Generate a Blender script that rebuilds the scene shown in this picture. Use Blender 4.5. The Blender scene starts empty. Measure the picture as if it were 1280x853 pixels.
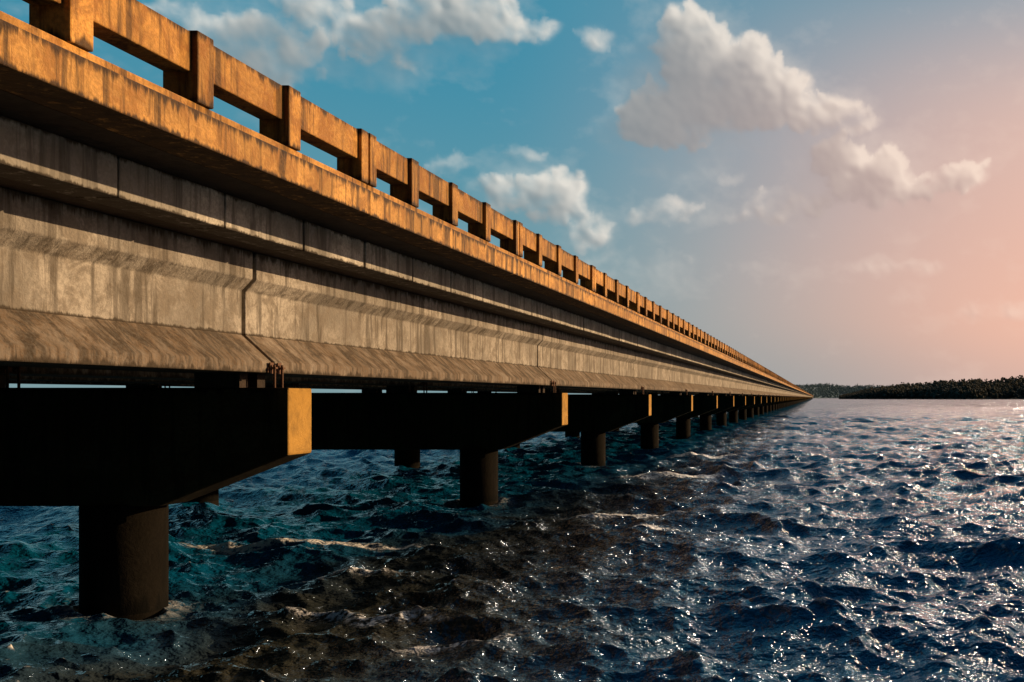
import bpy, math, random
import numpy as np
from mathutils import Vector
random.seed(4); rng=np.random.default_rng(7)
H=2.88; F=1300.0; S=14.9; Y0=14.12
sc=bpy.context.scene
sc.view_settings.view_transform='Standard'; sc.view_settings.look='None'; sc.view_settings.exposure=0

# ---------------------------------------------------------------- node helper
class NT:
    def __init__(s,nt): s.nt=nt; s.n=nt.nodes; s.l=nt.links
    def put(s,sock,v):
        if v is None: return
        if isinstance(v,bpy.types.NodeSocket): s.l.new(v,sock)
        else: sock.default_value=v
    def m(s,op,a,b=None,c=None,clamp=False):
        n=s.n.new('ShaderNodeMath'); n.operation=op; n.use_clamp=clamp
        s.put(n.inputs[0],a); s.put(n.inputs[1],b)
        if c is not None: s.put(n.inputs[2],c)
        return n.outputs[0]
    def vm(s,op,a,b=None):
        n=s.n.new('ShaderNodeVectorMath'); n.operation=op
        s.put(n.inputs[0],a); s.put(n.inputs[1],b); return n.outputs[0]
    def length(s,a):
        n=s.n.new('ShaderNodeVectorMath'); n.operation='LENGTH'; s.put(n.inputs[0],a); return n.outputs['Value']
    def mix(s,f,a,b,blend='MIX'):
        n=s.n.new('ShaderNodeMix'); n.data_type='RGBA'; n.blend_type=blend
        s.put(n.inputs[0],f)
        for i,v in ((6,a),(7,b)):
            if not isinstance(v,bpy.types.NodeSocket): v=(v[0],v[1],v[2],1)
            s.put(n.inputs[i],v)
        return n.outputs[2]
    def ss(s,x,a,b,lo=0.0,hi=1.0):
        n=s.n.new('ShaderNodeMapRange'); n.interpolation_type='SMOOTHSTEP'
        s.put(n.inputs[0],x); s.put(n.inputs[1],a); s.put(n.inputs[2],b); s.put(n.inputs[3],lo); s.put(n.inputs[4],hi)
        return n.outputs[0]
    def noise(s,vec,scale,detail=4,rough=.55,dist=0.0):
        n=s.n.new('ShaderNodeTexNoise'); s.put(n.inputs['Vector'],vec)
        n.inputs['Scale'].default_value=scale; n.inputs['Detail'].default_value=detail
        n.inputs['Roughness'].default_value=rough; n.inputs['Distortion'].default_value=dist
        return n.outputs[0]
    def xyz(s,v):
        n=s.n.new('ShaderNodeSeparateXYZ'); s.l.new(v,n.inputs[0]); return n.outputs
    def scale(s,v,t):
        return s.vm('MULTIPLY',v,t)

# ---------------------------------------------------------------- sun direction
AZ=math.radians(55); EL=math.radians(15)
sund=Vector((math.cos(EL)*math.sin(AZ),math.cos(EL)*math.cos(AZ),math.sin(EL)))

# ---------------------------------------------------------------- sky: computed sky map (full sphere of directions)
def sstep(x,a,b):
    t=np.clip((x-a)/(b-a),0,1); return t*t*(3-2*t)
perm=rng.permutation(512)
grad=rng.uniform(0,2*math.pi,512); gx,gy=np.cos(grad),np.sin(grad)
def pn(u,v):
    iu=np.floor(u).astype(int); iv=np.floor(v).astype(int); fu=u-iu; fv=v-iv
    def g(a,b,x,y):
        h=perm[(perm[a&511]+b)&511]; return gx[h]*x+gy[h]*y
    su=fu*fu*fu*(fu*(fu*6-15)+10); sv=fv*fv*fv*(fv*(fv*6-15)+10)
    n00=g(iu,iv,fu,fv); n10=g(iu+1,iv,fu-1,fv); n01=g(iu,iv+1,fu,fv-1); n11=g(iu+1,iv+1,fu-1,fv-1)
    return (n00*(1-su)+n10*su)*(1-sv)+(n01*(1-su)+n11*su)*sv
def fbm(u,v,s,o=6,r=.55):
    t=0;a=1;n=0
    for i in range(o):
        q=pn(u*s+17.3*i,v*s-9.1*i)
        t=t+a*q*1.4; n+=a; a*=r; s*=2.03
    return t/n
IW,IH=4096,2048
azv=(np.arange(IW)+.5)/IW*2*math.pi-math.pi/2
azv=np.where(azv>math.pi,azv-2*math.pi,azv)
elv=((np.arange(IH)+.5)/IH-.5)*math.pi
def mixc(a,b,t):
    a=np.asarray(a,float); b=np.asarray(b,float); t=t[...,None]; return a*(1-t)+b*t
def skycol(az,el):
    y=np.cos(az)*np.cos(el)
    pk=sstep(az,-.33,.27)*(1-sstep(az,1.5,2.6)); pv=.03+.97*(1-sstep(el,.24,.47))
    pink=pk*pv
    teal=mixc((.20,.365,.40),(.050,.275,.40),sstep(el,.0,.33))
    teal=mixc(teal,(.004,.115,.26),sstep(el,.34,.75))
    warm=mixc((.92,.51,.38),(.68,.49,.44),sstep(el,.02,.36))
    warm=mixc(warm,(.52,.42,.40),.5*(1-sstep(el,0,.08)))
    c=mixc(teal,warm,pink)
    c=mixc(c,(.25,.32,.34),.35*(1-sstep(el,0,.13))*(1-sstep(az,-.05,.22)))
    # unseen glare spot and wider warm glow, added to make water glints
    for a0,e0,s_,pkv,col in ((.27,.53,.013,1200.0,(1,.84,.68)),(.75,.33,.18,2.2,(1,.66,.42))):
        dd=((az-a0)*np.cos(el))**2+(el-e0)**2
        c=c+pkv*np.exp(-dd/(2*s_*s_))[...,None]*np.array(col)
    bk=.10+.90*sstep(y,-.55,.35)
    c=c*bk[...,None]
    c=np.where((el<0)[...,None],c*.35,c)
    return c,pink
AZg,ELg=np.meshgrid(azv,elv)
img,_=skycol(AZg,ELg)
ci=np.where((azv>math.radians(-46))&(azv<math.radians(26)))[0]; ri=np.where((elv>0)&(elv<math.radians(36)))[0]
az=AZg[np.ix_(ri,ci)]; el=ELg[np.ix_(ri,ci)]
c0,c1,r0,r1=ci[0],ci[-1]+1,ri[0],ri[-1]+1
def pxd(px,py):
    a=math.atan((px-1020)/F); e=math.atan((497-py)/F*math.cos(a)); return a,e
cl=[(862,50,58,36,1,60),(905,86,72,44,1,80),(815,148,50,36,1,50),(870,136,90,42,1,70),(955,122,72,40,1,60),(1015,138,62,24,.85,45),(1062,150,36,17,.6,20),
 (1048,206,42,34,1,40),(1092,222,60,36,1,50),(1128,240,44,16,.8,24),(1194,224,44,22,.9,34),(985,260,66,20,.6,34),(935,272,44,10,.4,12),
 (565,15,100,38,.75,50),(475,45,80,32,.75,40),(385,12,70,26,.7,35),(320,60,90,44,.75,45),(500,76,60,14,.5,20),(650,32,50,18,.6,25),(745,48,32,12,.4,12),(230,30,60,30,.6,24),
 (655,190,34,12,.5,14),(568,203,34,14,.5,16),(640,240,60,24,.65,26),(695,245,46,32,.75,30),(735,285,38,22,.5,16),(830,264,56,20,.45,30),(790,330,95,24,.28,30),
 (1110,335,90,14,.28,16),(1240,385,90,16,.3,16),(920,335,80,12,.2,14),(905,225,26,10,.35,8)]
wu=fbm(az,el,16,5)*.020; wv=fbm(az+3.1,el+7.7,16,5)*.015
wu2=fbm(az+1,el,60,4)*.009; wv2=fbm(az,el+2,60,4)*.009
aw=az+wu+wu2; ew=el+wv+wv2
hgt=np.zeros_like(az); dens=np.zeros_like(az)
rs=np.random.default_rng(11)
for (px,py,rx,ry,op,n) in cl:
    a,e=pxd(px,py); ra=rx/F*math.cos(a)**2; re=ry/F*math.cos(a)
    q=1-((aw-a)/ra)**2-((ew-e)/re)**2
    dens=np.maximum(dens,op*np.clip(q*1.2+.2,0,1))
    for _ in range(n):
        t=rs.uniform(0,2*math.pi); rr_=math.sqrt(rs.uniform(0,1))*.95
        ca=a+ra*rr_*math.cos(t); ce=e+re*rr_*math.sin(t)
        r=min(ra,re)*rs.uniform(.18,.55)*(1.15-.5*rr_)
        d2=((aw-ca)**2+(ew-ce)**2)/(r*r)
        hh=np.sqrt(np.clip(1-d2,0,1))*r/.03+ (1-rr_*rr_)*.35
        m=d2<1
        hgt=np.where(m,np.maximum(hgt,hh),hgt)
        dens=np.where(m,np.maximum(dens,op*np.clip(1.4*(1-d2),0,1)),dens)
def blur(a,k):
    for ax in (0,1):
        for _ in range(2):
            p=np.pad(a,[(k,k) if i==ax else (0,0) for i in (0,1)],mode='edge'); cs=np.cumsum(p,axis=ax)
            cs=np.concatenate([np.zeros_like(cs.take([0],axis=ax)),cs],axis=ax)
            n=2*k+1
            a=(cs.take(range(n,cs.shape[ax]),axis=ax)-cs.take(range(0,cs.shape[ax]-n),axis=ax))/n
    return a
nf=fbm(az,el,45,6,.62); nl=fbm(az+5,el*1.3,22,6,.6)
thin=1-np.clip(blur(dens,6),0,1)
alpha=np.clip(dens+nf*.8*np.clip(blur(dens,5)*2,0,1)*(1-.5*dens)+nl*1.5*(.25+thin)*np.clip(blur(dens,5)*2,0,1),0,1)
wisp=np.clip(blur(dens,12)+fbm(az,el*1.6,14,6,.6)*.8-.08,0,1)*.46
alpha=np.clip(np.maximum(sstep(blur(alpha,2)*.6+alpha*.4,.05,1.0),wisp),0,1)
hb_=blur(hgt,1)+nf*.6+fbm(az,el,110,4)*.2+nl*.5
gyv,gxv=np.gradient(blur(hb_,1)); 
nx,ny,nz=-gxv*6,-gyv*6,np.ones_like(gxv); nn=np.sqrt(nx*nx+ny*ny+nz*nz)
lam_=(nx*.70+ny*.60+nz*.30)/nn
sh=np.zeros_like(az); db=blur(dens,2)
for k in range(1,18):
    sh+=np.roll(np.roll(db,-int(k*1.5),axis=1),-int(k*1.7),axis=0)
lit=np.clip(.22+.80*lam_,0,1)*np.exp(-sh*.14)+.26*np.exp(-sh*.25)+.08*np.exp(-sh*.05)
lit=np.clip(lit*1.5,0,1)
base,pink=skycol(az,el); p3=(pink*.9)[...,None]
shc=(1-p3)*np.array((.18,.24,.27))+p3*np.array((.60,.38,.33))
lic=(1-p3)*np.array((.84,.80,.72))+p3*np.array((1.0,.74,.60))
cc=shc*(1-lit[...,None])+lic*lit[...,None]
al=(alpha*.94)[...,None]
img[r0:r1,c0:c1]=base*(1-al)+cc*al
pix=np.ones((IH,IW,4),np.float32); pix[...,:3]=img
im=bpy.data.images.new('sky_map',IW,IH,alpha=False,float_buffer=True); im.colorspace_settings.name='Linear Rec.709'
im.pixels.foreach_set(pix.ravel()); im.update(); im.pack()

w=bpy.data.worlds.new("World"); sc.world=w; w.use_nodes=True
w.node_tree.nodes.clear(); T=NT(w.node_tree)
en=T.n.new('ShaderNodeTexEnvironment'); en.image=im; en.interpolation='Linear'
ns=T.n.new('ShaderNodeTexSky'); ns.sky_type='NISHITA'; ns.sun_disc=False
ns.sun_elevation=EL; ns.sun_rotation=AZ; ns.dust_density=2.0
b1=T.n.new('ShaderNodeBackground'); T.l.new(ns.outputs[0],b1.inputs[0]); b1.inputs[1].default_value=.05
b2=T.n.new('ShaderNodeBackground'); T.l.new(en.outputs[0],b2.inputs[0]); b2.inputs[1].default_value=1.0
mx=T.n.new('ShaderNodeMixShader'); mx.inputs[0].default_value=.95
T.l.new(b1.outputs[0],mx.inputs[1]); T.l.new(b2.outputs[0],mx.inputs[2])
wo=T.n.new('ShaderNodeOutputWorld'); T.l.new(mx.outputs[0],wo.inputs[0])

sl=bpy.data.lights.new('sun','SUN'); sl.energy=5.0; sl.angle=math.radians(.5); sl.color=(1,.67,.36)
so=bpy.data.objects.new('sun',sl); sc.collection.objects.link(so); so.rotation_euler=sund.to_track_quat('Z','Y').to_euler()

# ---------------------------------------------------------------- materials
def newmat(name):
    m=bpy.data.materials.new(name); m.use_nodes=True; t=NT(m.node_tree)
    b=m.node_tree.nodes['Principled BSDF']; return m,t,b
def concrete(name,base,stain,dark,stain_amt=.5,streak=.5,drip=None,rough=.85,seed=0.0,bump=.5,sunlit_endcol=None,band=None,spec=.25):
    m,t,b=newmat(name)
    g=t.n.new('ShaderNodeNewGeometry'); p=t.vm('ADD',g.outputs['Position'],(seed,seed*1.7,0))
    zz=t.xyz(g.outputs['Position'])[2]
    big=t.noise(p,.55,4,.6,.6); mid=t.noise(p,2.8,6,.72,.5); fine=t.noise(p,24,3,.7)
    st=t.noise(t.scale(p,(5.0,5.0,.40)),1.0,5,.68,.3)
    c=t.mix(t.ss(big,.35,.68),[v*.60 for v in base],[min(1,v*1.2) for v in base])
    c=t.mix(t.m('MULTIPLY',t.ss(mid,.44,.60),stain_amt),c,stain)
    if band:
        zb,colb,am=band
        kb=t.m('MULTIPLY',t.m('LESS_THAN',zz,zb),t.ss(st,.34,.60,am*.55,am))
        c=t.mix(kb,c,colb)
        sq=t.noise(t.scale(p,(1.0,3.2,1.0)),1.0,6,.72,.8)
        kb2=t.m('MULTIPLY',t.m('LESS_THAN',zz,zb),t.ss(sq,.46,.62,0,.85))
        c=t.mix(kb2,c,dark)
    c=t.mix(t.m('MULTIPLY',t.ss(st,.48,.62),streak),c,dark)
    c=t.mix(t.ss(fine,.30,.66,.5,0.0),c,[v*.35 for v in base])
    for (zl,ln,up_) in (drip or []):
        nz=t.noise(t.scale(p,(6.0,6.0,.2)),1.0,4,.75)
        hgt_=t.m('MULTIPLY_ADD',nz,ln*2,-ln*.55)
        dd=t.m('SUBTRACT',zl,zz) if up_ else t.m('SUBTRACT',zz,zl)
        k=t.ss(t.m('SUBTRACT',hgt_,dd),0.0,ln*.4,0.0,.9)
        k=t.m('MULTIPLY',k,t.m('GREATER_THAN',dd,-.005))
        c=t.mix(k,c,dark)
    if sunlit_endcol:
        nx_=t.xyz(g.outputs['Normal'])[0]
        c=t.mix(t.m('MULTIPLY',t.m('GREATER_THAN',nx_,.9),t.ss(mid,.35,.75,.95,.45)),c,sunlit_endcol)  # end faces on the sun side painted brighter orange, sunlight put into the colour
    t.l.new(c,b.inputs['Base Color']); b.inputs['Roughness'].default_value=rough
    b.inputs['Specular IOR Level'].default_value=spec
    bp=t.n.new('ShaderNodeBump'); bp.inputs['Strength'].default_value=bump; bp.inputs['Distance'].default_value=.025
    t.l.new(t.m('MULTIPLY_ADD',fine,.5,mid),bp.inputs['Height']); t.l.new(bp.outputs[0],b.inputs['Normal'])
    return m
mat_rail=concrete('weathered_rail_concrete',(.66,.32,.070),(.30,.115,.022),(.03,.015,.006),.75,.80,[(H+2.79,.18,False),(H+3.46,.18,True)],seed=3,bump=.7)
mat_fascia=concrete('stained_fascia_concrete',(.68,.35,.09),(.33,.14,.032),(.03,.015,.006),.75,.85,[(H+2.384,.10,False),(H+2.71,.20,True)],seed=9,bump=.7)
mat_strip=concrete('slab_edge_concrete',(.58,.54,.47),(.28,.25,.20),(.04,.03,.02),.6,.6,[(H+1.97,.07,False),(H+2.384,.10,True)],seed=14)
mat_gird=concrete('girder_concrete',(.43,.39,.335),(.22,.185,.145),(.04,.028,.016),.8,.66,[(H+1.97,.22,True),(H+.33,.14,False),(H+.85,.08,False)],seed=21,bump=.8,band=(H+.86,(.16,.09,.038),.8))
mat_cap=concrete('bent_cap_concrete',(.06,.045,.022),(.035,.022,.010),(.010,.008,.005),.6,.6,[(H+.13,.2,True)],seed=33,sunlit_endcol=(.50,.27,.055),spec=.1)
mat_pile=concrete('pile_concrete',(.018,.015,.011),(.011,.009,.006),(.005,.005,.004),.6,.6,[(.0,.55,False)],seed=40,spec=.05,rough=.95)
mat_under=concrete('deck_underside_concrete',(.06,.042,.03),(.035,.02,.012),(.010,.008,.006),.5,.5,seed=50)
mrust,t,b=newmat('rusted_steel'); g=t.n.new('ShaderNodeNewGeometry')
t.l.new(t.mix(t.noise(g.outputs['Position'],30,4),(.06,.025,.012),(.20,.08,.03)),b.inputs['Base Color']); b.inputs['Roughness'].default_value=.8

# ---------------------------------------------------------------- mesh builder
import bmesh
class MB:
    def __init__(s): s.v=[]; s.f=[]
    def box(s,x0,x1,y0,y1,z0,z1):
        b=len(s.v)
        s.v+=[(x0,y0,z0),(x1,y0,z0),(x1,y1,z0),(x0,y1,z0),(x0,y0,z1),(x1,y0,z1),(x1,y1,z1),(x0,y1,z1)]
        s.f+=[tuple(b+i for i in q) for q in ((0,3,2,1),(4,5,6,7),(0,1,5,4),(1,2,6,5),(2,3,7,6),(3,0,4,7))]
    def prism(s,prof,y0,y1):
        b=len(s.v); n=len(prof)
        s.v+=[(p[0],y0,p[1]) for p in prof]+[(p[0],y1,p[1]) for p in prof]
        s.f.append(tuple(b+i for i in range(n))); s.f.append(tuple(b+n+i for i in reversed(range(n))))
        for i in range(n):
            j=(i+1)%n; s.f.append((b+j,b+i,b+n+i,b+n+j))
    def cyl(s,cx,cy,r,z0,z1,n=32):
        b=len(s.v)
        for zz in (z0,z1):
            for i in range(n):
                a=2*math.pi*i/n; s.v.append((cx+r*math.cos(a),cy+r*math.sin(a),zz))
        for i in range(n):
            j=(i+1)%n; s.f.append((b+i,b+j,b+n+j,b+n+i))
        s.f.append(tuple(b+n+i for i in range(n))); s.f.append(tuple(b+i for i in reversed(range(n))))
    def obj(s,name,mat,parent=None,bevel=0,smooth=False):
        me=bpy.data.meshes.new(name); me.from_pydata(s.v,[],s.f); me.validate(); me.update()
        bm=bmesh.new(); bm.from_mesh(me); bmesh.ops.recalc_face_normals(bm,faces=bm.faces); bm.to_mesh(me); bm.free()
        me.materials.append(mat)
        o=bpy.data.objects.new(name,me); sc.collection.objects.link(o)
        if parent: o.parent=parent
        if bevel:
            md=o.modifiers.new('bevel','BEVEL'); md.width=bevel; md.segments=2; md.limit_method='ANGLE'; md.angle_limit=math.radians(28)
        if smooth:
            me.polygons.foreach_set('use_smooth',[len(p.vertices)==4 for p in me.polygons])
        return o

bridge=bpy.data.objects.new('concrete_bridge',None); sc.collection.objects.link(bridge)
NB=170; CX=-13.35
PJ=13.60; DP=6.9; ND_=int(NB*S/DP)
def mir(x): return 2*CX-x
posts=MB();beams=MB();fascia=MB();strip=MB();gird=MB();caps=MB();piles=MB();slab=MB();dia=MB();bear=MB();curb=MB();br=MB()
kmin=-4
def jit(a): return random.uniform(-a,a)
def bxs(side,mb,xa,xb,*r):
    if side: xa,xb=mir(xb),mir(xa)
    mb.box(xa,xb,*r)
for k in range(kmin,ND_):
    yy=PJ+k*DP
    for side in (0,1):
        j=jit(.006)
        bxs(side,posts,-6.17,-5.84-j,yy+.012,yy+.22,H+2.79,H+3.465)
        bxs(side,posts,-6.17,-5.84+j,yy+DP-.22,yy+DP-.012,H+2.79,H+3.465)
        prev=yy+.22
        for o_ in (1.58,3.25,4.95):
            bxs(side,posts,-6.17,-5.84+jit(.006),yy+o_-.135,yy+o_+.135,H+2.79,H+3.465+jit(.004))
            bxs(side,beams,-6.15,-5.895+jit(.005),prev+.006,yy+o_-.141,H+3.07,H+3.45)
            prev=yy+o_+.135
        bxs(side,beams,-6.15,-5.895+jit(.005),prev+.006,yy+DP-.226,H+3.07,H+3.45)
        bxs(side,fascia,-6.32,-5.83+jit(.006),yy+.010,yy+DP-.010,H+2.384,H+2.71)
        bxs(side,curb,-6.20,-5.87,yy+.010,yy+DP-.010,H+2.712,H+2.788)
SP=S/8
for k in range(-11,NB*8):
    yy=13.97+k*SP
    for side in (0,1):
        bxs(side,strip,-7.30,-6.87+jit(.012),yy+.02,yy+SP-.02,H+1.97,H+2.380)
yA=PJ+kmin*DP; yB=PJ+ND_*DP
slab.box(mir(-6.325),-6.325,yA,yB,H+2.386,H+2.60)
slab.box(mir(-7.303),-7.303,yA,yB,H+1.975,H+2.383)
rd=MB(); rd.box(mir(-6.33),-6.33,yA,yB,H+2.604,H+2.63)
for i in range(-2,NB):
    yb=Y0+i*S
    for gi,c in enumerate((-7.95,-11.55,-15.15,-18.75)):
        pr=[(.33,1.968),(-.33,1.968),(-.33,1.60),(-.18,1.44),(-.18,.85),(-.58,.48),(-.58,.33),(.58,.33),(.58,.48),(.18,.85),(.18,1.44),(.33,1.60)]
        gird.prism([(c+a,H+b_) for a,b_ in pr],yb+.045,yb+S-.045)
        for s_ in (-.22,.22):
            bear.box(c-.3,c+.3,yb+s_-.1,yb+s_+.1,H+.13,H+.328)
        br.box(c+.583,c+.60,yb-.17,yb+.17,H+.335,H+.40)
        for s_ in (-.10,.10):
            br.box(c+.602,c+.618,yb+s_-.045,yb+s_+.045,H+.32,H+.47)
            br.cyl(c+.65,yb+s_,.018,H+.13,H+.44,8)
            br.box(c+.62,c+.68,yb+s_-.03,yb+s_+.03,H+.385,H+.41)
    for a,b_ in ((-8.13,-11.37),(-11.73,-14.97),(-15.33,-18.57)):
        dia.box(b_,a,yb-.3,yb-.05,H+.55,H+1.96)
    x0,x1=mir(-7.0),-7.0
    pr=[(x1,H+.13),(x0,H+.13),(x0,H-.77),(mir(-8.72),H-1.445),(-8.72,H-1.445),(x1,H-.77)]
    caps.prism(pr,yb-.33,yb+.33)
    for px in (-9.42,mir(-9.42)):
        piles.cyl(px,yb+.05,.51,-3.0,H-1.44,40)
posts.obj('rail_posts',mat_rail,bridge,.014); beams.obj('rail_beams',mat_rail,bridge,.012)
fascia.obj('deck_edge_fascia',mat_fascia,bridge,.012); curb.obj('rail_curb',mat_rail,bridge,.01)
strip.obj('slab_edge_blocks',mat_strip,bridge,.014); gird.obj('girders',mat_gird,bridge,.014)
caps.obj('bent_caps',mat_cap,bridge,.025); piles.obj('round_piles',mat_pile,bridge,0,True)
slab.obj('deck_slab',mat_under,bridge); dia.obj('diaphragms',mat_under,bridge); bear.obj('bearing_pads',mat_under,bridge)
br.obj('anchor_brackets',mrust,bridge)
ma,t,b=newmat('asphalt'); g=t.n.new('ShaderNodeNewGeometry'); t.l.new(t.mix(t.noise(g.outputs['Position'],8,3),(.035,.035,.035),(.07,.068,.065)),b.inputs['Base Color']); b.inputs['Roughness'].default_value=.9
rd.obj('road_surface',ma,bridge)

# ---------------------------------------------------------------- water
rad=math.radians
ang=np.concatenate([np.linspace(rad(-110),rad(-46),80,endpoint=False),np.linspace(rad(-46),rad(18),900,endpoint=False),np.linspace(rad(18),rad(110),100)])
rr=np.concatenate([np.exp(np.linspace(math.log(1.2),math.log(8),60,endpoint=False)),np.exp(np.linspace(math.log(8),math.log(150),960,endpoint=False)),np.exp(np.linspace(math.log(150),math.log(900),360,endpoint=False)),np.exp(np.linspace(math.log(900),math.log(11000),90))])
NA,NR=len(ang),len(rr)
A,R=np.meshgrid(ang.astype(np.float32),rr.astype(np.float32),indexing='ij')
X=(R*np.sin(A)); Y=(R*np.cos(A))
dr=np.gradient(rr)[None,:]; da_=np.gradient(ang)[:,None]
sp=np.maximum(dr+0*A,R*da_).astype(np.float32)
Zd=np.zeros_like(X); DX=np.zeros_like(X); DY=np.zeros_like(X); J=np.zeros_like(X)
Nw=130
lam=np.exp(np.linspace(math.log(.22),math.log(5.5),Nw)+rng.normal(0,.03,Nw))
th=rad(222)+rng.normal(0,.62,Nw)*np.where(lam>2,.8,1.15)
ph=rng.uniform(0,2*math.pi,Nw)
env=(1+.22*np.sin(X*.11+Y*.05+1.0)*np.sin(Y*.08-X*.05+2.0)).astype(np.float32)
for i in range(Nw):
    k=2*math.pi/lam[i]; dx,dy=math.sin(th[i]),math.cos(th[i])
    s_=.051*rng.uniform(.7,1.25)*(.55 if lam[i]>3.0 else (.85 if lam[i]>1.5 else 1.0))
    fade=np.clip((lam[i]/sp-2.2)/2.0,0,1)
    a=s_/k*fade*env
    phs=k*(X*dx+Y*dy)+ph[i]
    sn=np.sin(phs); cs=np.cos(phs)
    Zd+=a*cs; DX-=a*dx*sn*.95; DY-=a*dy*sn*.95; J+=a*k*cs
for pyi in (0,1,2):
    pcx,pcy=-9.42,Y0+.05+pyi*S
    rp=np.sqrt((X-pcx)**2+(Y-pcy)**2)
    Zd+=.04*np.exp(-np.maximum(rp-.5,0)*1.6)*np.cos(rp*10)
foam=np.clip((J-.62)/.6,0,1)*.8
for pyi in (0,1,2):
    rp=np.sqrt((X+9.42)**2+(Y-(Y0+.05+pyi*S))**2)
    foam=np.maximum(foam,.42*np.exp(-np.maximum(rp-.55,0)*2.5))
for (bx_,by_,ln_,wd_,hh_,aa_,fo) in ((-10.0,20.2,2.0,.30,.12,.10,.9),(-4.6,25.5,1.3,.32,.10,.5,.9),(-3.9,23.0,.9,.25,.07,-.2,.75),(-5.2,38,1.8,.5,.12,.3,.9),(-6.0,13.6,1.2,.22,.08,-.15,.6),(-4.3,12.5,.7,.18,.07,.35,.6),(-5.5,50,2.2,.6,.14,.2,.8),(-7.4,16.5,.7,.18,.06,.3,.6),(-1.0,33,1.2,.3,.08,.4,.6)):
    ca,sa=math.cos(aa_),math.sin(aa_)
    u=(X-bx_)*ca+(Y-by_)*sa; v=-(X-bx_)*sa+(Y-by_)*ca
    v=v+.25*np.sin(u*1.7+bx_)+.08*np.sin(u*5.1)
    en_=np.exp(-(u/ln_)**2)
    Zd+=hh_*en_*np.exp(-(v/wd_)**2)
    foam=np.maximum(foam,fo*np.clip(en_*1.3,0,1)*np.exp(-((v+wd_*.4)/(wd_*.75))**2))
co=np.stack([X+DX,Y+DY,Zd],-1).reshape(-1,3).astype(np.float32)
idx=np.arange(NA*NR).reshape(NA,NR)
q=np.stack([idx[:-1,:-1],idx[:-1,1:],idx[1:,1:],idx[1:,:-1]],-1).reshape(-1,4)
v0,v1,v3=co[q[5000,0]],co[q[5000,1]],co[q[5000,3]]
if np.cross(v1-v0,v3-v0)[2]<0: q=q[:,::-1].copy()
me=bpy.data.meshes.new('lake_water'); me.vertices.add(len(co)); me.vertices.foreach_set('co',co.ravel())
nq=len(q); me.loops.add(nq*4); me.loops.foreach_set('vertex_index',q.ravel().astype(np.int32))
me.polygons.add(nq); me.polygons.foreach_set('loop_start',(np.arange(nq)*4).astype(np.int32)); me.polygons.foreach_set('loop_total',np.full(nq,4,np.int32))
me.polygons.foreach_set('use_smooth',np.ones(nq,bool)); me.update(calc_edges=True)
at=me.attributes.new('foam','FLOAT','POINT'); at.data.foreach_set('value',foam.ravel().astype(np.float32))
wat=bpy.data.objects.new('lake_water',me); sc.collection.objects.link(wat)
mw,t,b=newmat('lake_water'); me.materials.append(mw)
g=t.n.new('ShaderNodeNewGeometry'); p=g.outputs['Position']; px_,py_,pz_=t.xyz(p)
fa=t.n.new('ShaderNodeAttribute'); fa.attribute_name='foam'
n1=t.noise(p,3.6,2,.6,.3); n2=t.noise(p,11.0,2,.6)
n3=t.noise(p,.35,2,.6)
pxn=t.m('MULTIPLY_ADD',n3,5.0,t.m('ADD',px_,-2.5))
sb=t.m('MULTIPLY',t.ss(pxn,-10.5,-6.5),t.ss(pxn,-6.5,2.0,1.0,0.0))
refl_brown=t.m('MULTIPLY',sb,t.ss(py_,20,65,.92,0.0))  # brown reflection of the sunlit bridge, painted into the water colour
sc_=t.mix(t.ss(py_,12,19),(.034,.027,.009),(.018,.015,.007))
wc=t.mix(refl_brown,(.002,.078,.165),sc_)
fn=t.noise(p,9.0,4,.72)
fm=t.m('MULTIPLY',t.ss(fa.outputs['Fac'],.05,.7),t.ss(t.m('ADD',fn,t.m('MULTIPLY',fa.outputs['Fac'],.12)),.48,.62))
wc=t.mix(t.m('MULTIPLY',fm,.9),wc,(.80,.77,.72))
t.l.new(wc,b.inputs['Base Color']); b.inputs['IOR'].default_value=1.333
b.inputs['Specular Tint'].default_value=(.72,.90,1.0,1)
dist=t.length(p)
t.l.new(t.m('MULTIPLY_ADD',fm,.5,t.ss(dist,60,800,.035,.17)),b.inputs['Roughness'])
bp=t.n.new('ShaderNodeBump'); bp.inputs['Strength'].default_value=1.0; bp.inputs['Distance'].default_value=.14
t.l.new(t.m('MULTIPLY_ADD',n2,.32,t.m('MULTIPLY',n1,.70)),bp.inputs['Height']); t.l.new(bp.outputs[0],b.inputs['Normal'])

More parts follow.
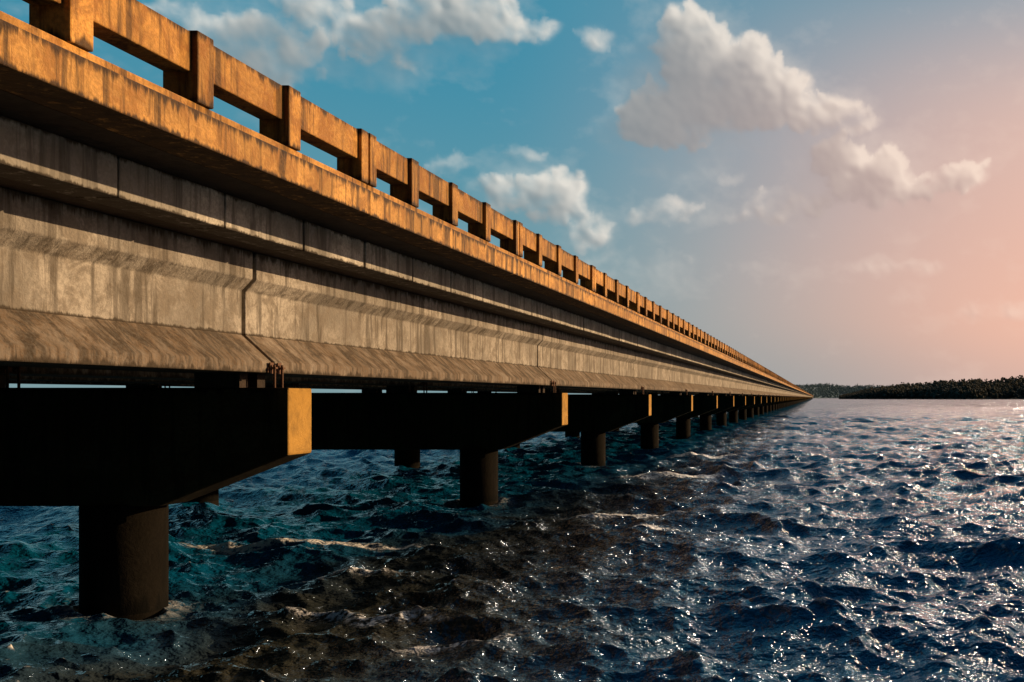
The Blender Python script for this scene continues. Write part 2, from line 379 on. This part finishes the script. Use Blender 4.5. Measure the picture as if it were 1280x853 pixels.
# ---------------------------------------------------------------- shore
def leafmat(name,c1,c2):
    m,t,b=newmat(name); g=t.n.new('ShaderNodeNewGeometry')
    t.l.new(t.mix(t.ss(t.noise(g.outputs['Position'],.15,3),.35,.65),c1,c2),b.inputs['Base Color']); b.inputs['Roughness'].default_value=.9
    b.inputs['Specular IOR Level'].default_value=.1
    return m
bm=bmesh.new(); bmesh.ops.create_icosphere(bm,subdivisions=1,radius=1); icv=np.array([v.co[:] for v in bm.verts]); icf=np.array([[v.index for v in f.verts] for f in bm.faces]); bm.free()
def shore(hname,tname,dist,az0,az1,prof,treeh,ntree,mh,mt,depth,ncl=6):
    hb=MB(); NAz=160; ND=8
    def top(a): return max(.5,prof(a))
    def rad_(a): return dist*(1+.03*math.sin(a*31)+.015*math.sin(a*77)+.25*max(0,1-(math.degrees(a)-az0)/4)**2*0)
    for i in range(NAz):
        a=math.radians(az0+(az1-az0)*i/(NAz-1))
        for j in range(ND):
            f=j/(ND-1); r=rad_(a)+depth*f
            hz=-1.0 if j==0 else top(a)*min(1,(f*1.3))**.8
            hb.v.append((r*math.sin(a),r*math.cos(a),hz))
    for i in range(NAz-1):
        for j in range(ND-1):
            q0=i*ND+j; hb.f.append((q0,q0+ND,q0+ND+1,q0+1))
    hb.obj(hname,mh,None,0,True)
    V=[];Fc=[];n=0
    for q_ in range(ntree):
        a=math.radians(az0+(az1-az0)*random.random()**1.8); f=random.random()**1.1
        r=rad_(a)+depth*f
        hz=top(a)*min(1,(f*1.3))**.8
        gr=min(1,.3+.7*(math.degrees(a)-az0)/2.2)
        h=treeh*gr*random.uniform(.6,1.1)*(1 if random.random()<.94 else 1.2); wd=h*random.uniform(.20,.34)
        for c_ in range(ncl):
            fz=.12+.83*(c_+random.random())/ncl; s_=wd*(1.05-fz*.65)*random.uniform(.55,.95)
            cx=r*math.sin(a)+random.uniform(-1,1)*wd*.9*(1.1-fz*.7); cy=r*math.cos(a)+random.uniform(-1,1)*wd*.9
            vv=icv*(1+rng.uniform(-.38,.38,(len(icv),1)))*np.array([s_,s_,s_*.85])+np.array([cx,cy,hz+h*fz])
            V.append(vv); Fc.append(icf+n); n+=len(icv)
    V=np.concatenate(V);Fc=np.concatenate(Fc)
    m2=bpy.data.meshes.new(tname); m2.from_pydata(V.tolist(),[],Fc.tolist()); m2.materials.append(mt)
    o=bpy.data.objects.new(tname,m2); sc.collection.objects.link(o)
d1=1700
def prof1(a):
    g_=math.degrees(a); t_=max(0,min(1,(g_-1.2)/9.5)); return 1.5+21*t_**.9+1.6*math.sin(g_*1.1+.5)*min(1,t_*3)+.8*math.sin(g_*3.1)*min(1,t_*4)
def prof2(a):
    g_=math.degrees(a); return 40+5*math.sin(g_*.9+2.2)+2*math.sin(g_*2.7)
shore('wooded_shore','shore_trees',d1,1.3,62,prof1,16,6500,leafmat('shore_ground',(.11,.09,.06),(.17,.13,.085)),leafmat('shore_foliage',(.065,.07,.05),(.14,.12,.085)),180,7)
shore('distant_hill','distant_trees',3600,-1.6,30,prof2,16,3800,leafmat('hazed_far_ground',(.10,.15,.16),(.12,.17,.18)),leafmat('hazed_far_foliage',(.12,.18,.19),(.15,.22,.23)),500,5)  # bluish grey base colours carry painted distance haze

# ---------------------------------------------------------------- camera
cd=bpy.data.cameras.new('camera'); cam=bpy.data.objects.new('camera',cd); sc.collection.objects.link(cam)
cam.location=(0,0,H); cam.rotation_euler=(math.radians(90),0,0)
cd.sensor_width=36; cd.lens=F/1280*36; cd.shift_x=-380/1280; cd.shift_y=70.5/1280
cd.clip_end=20000; cd.clip_start=.1
sc.camera=cam
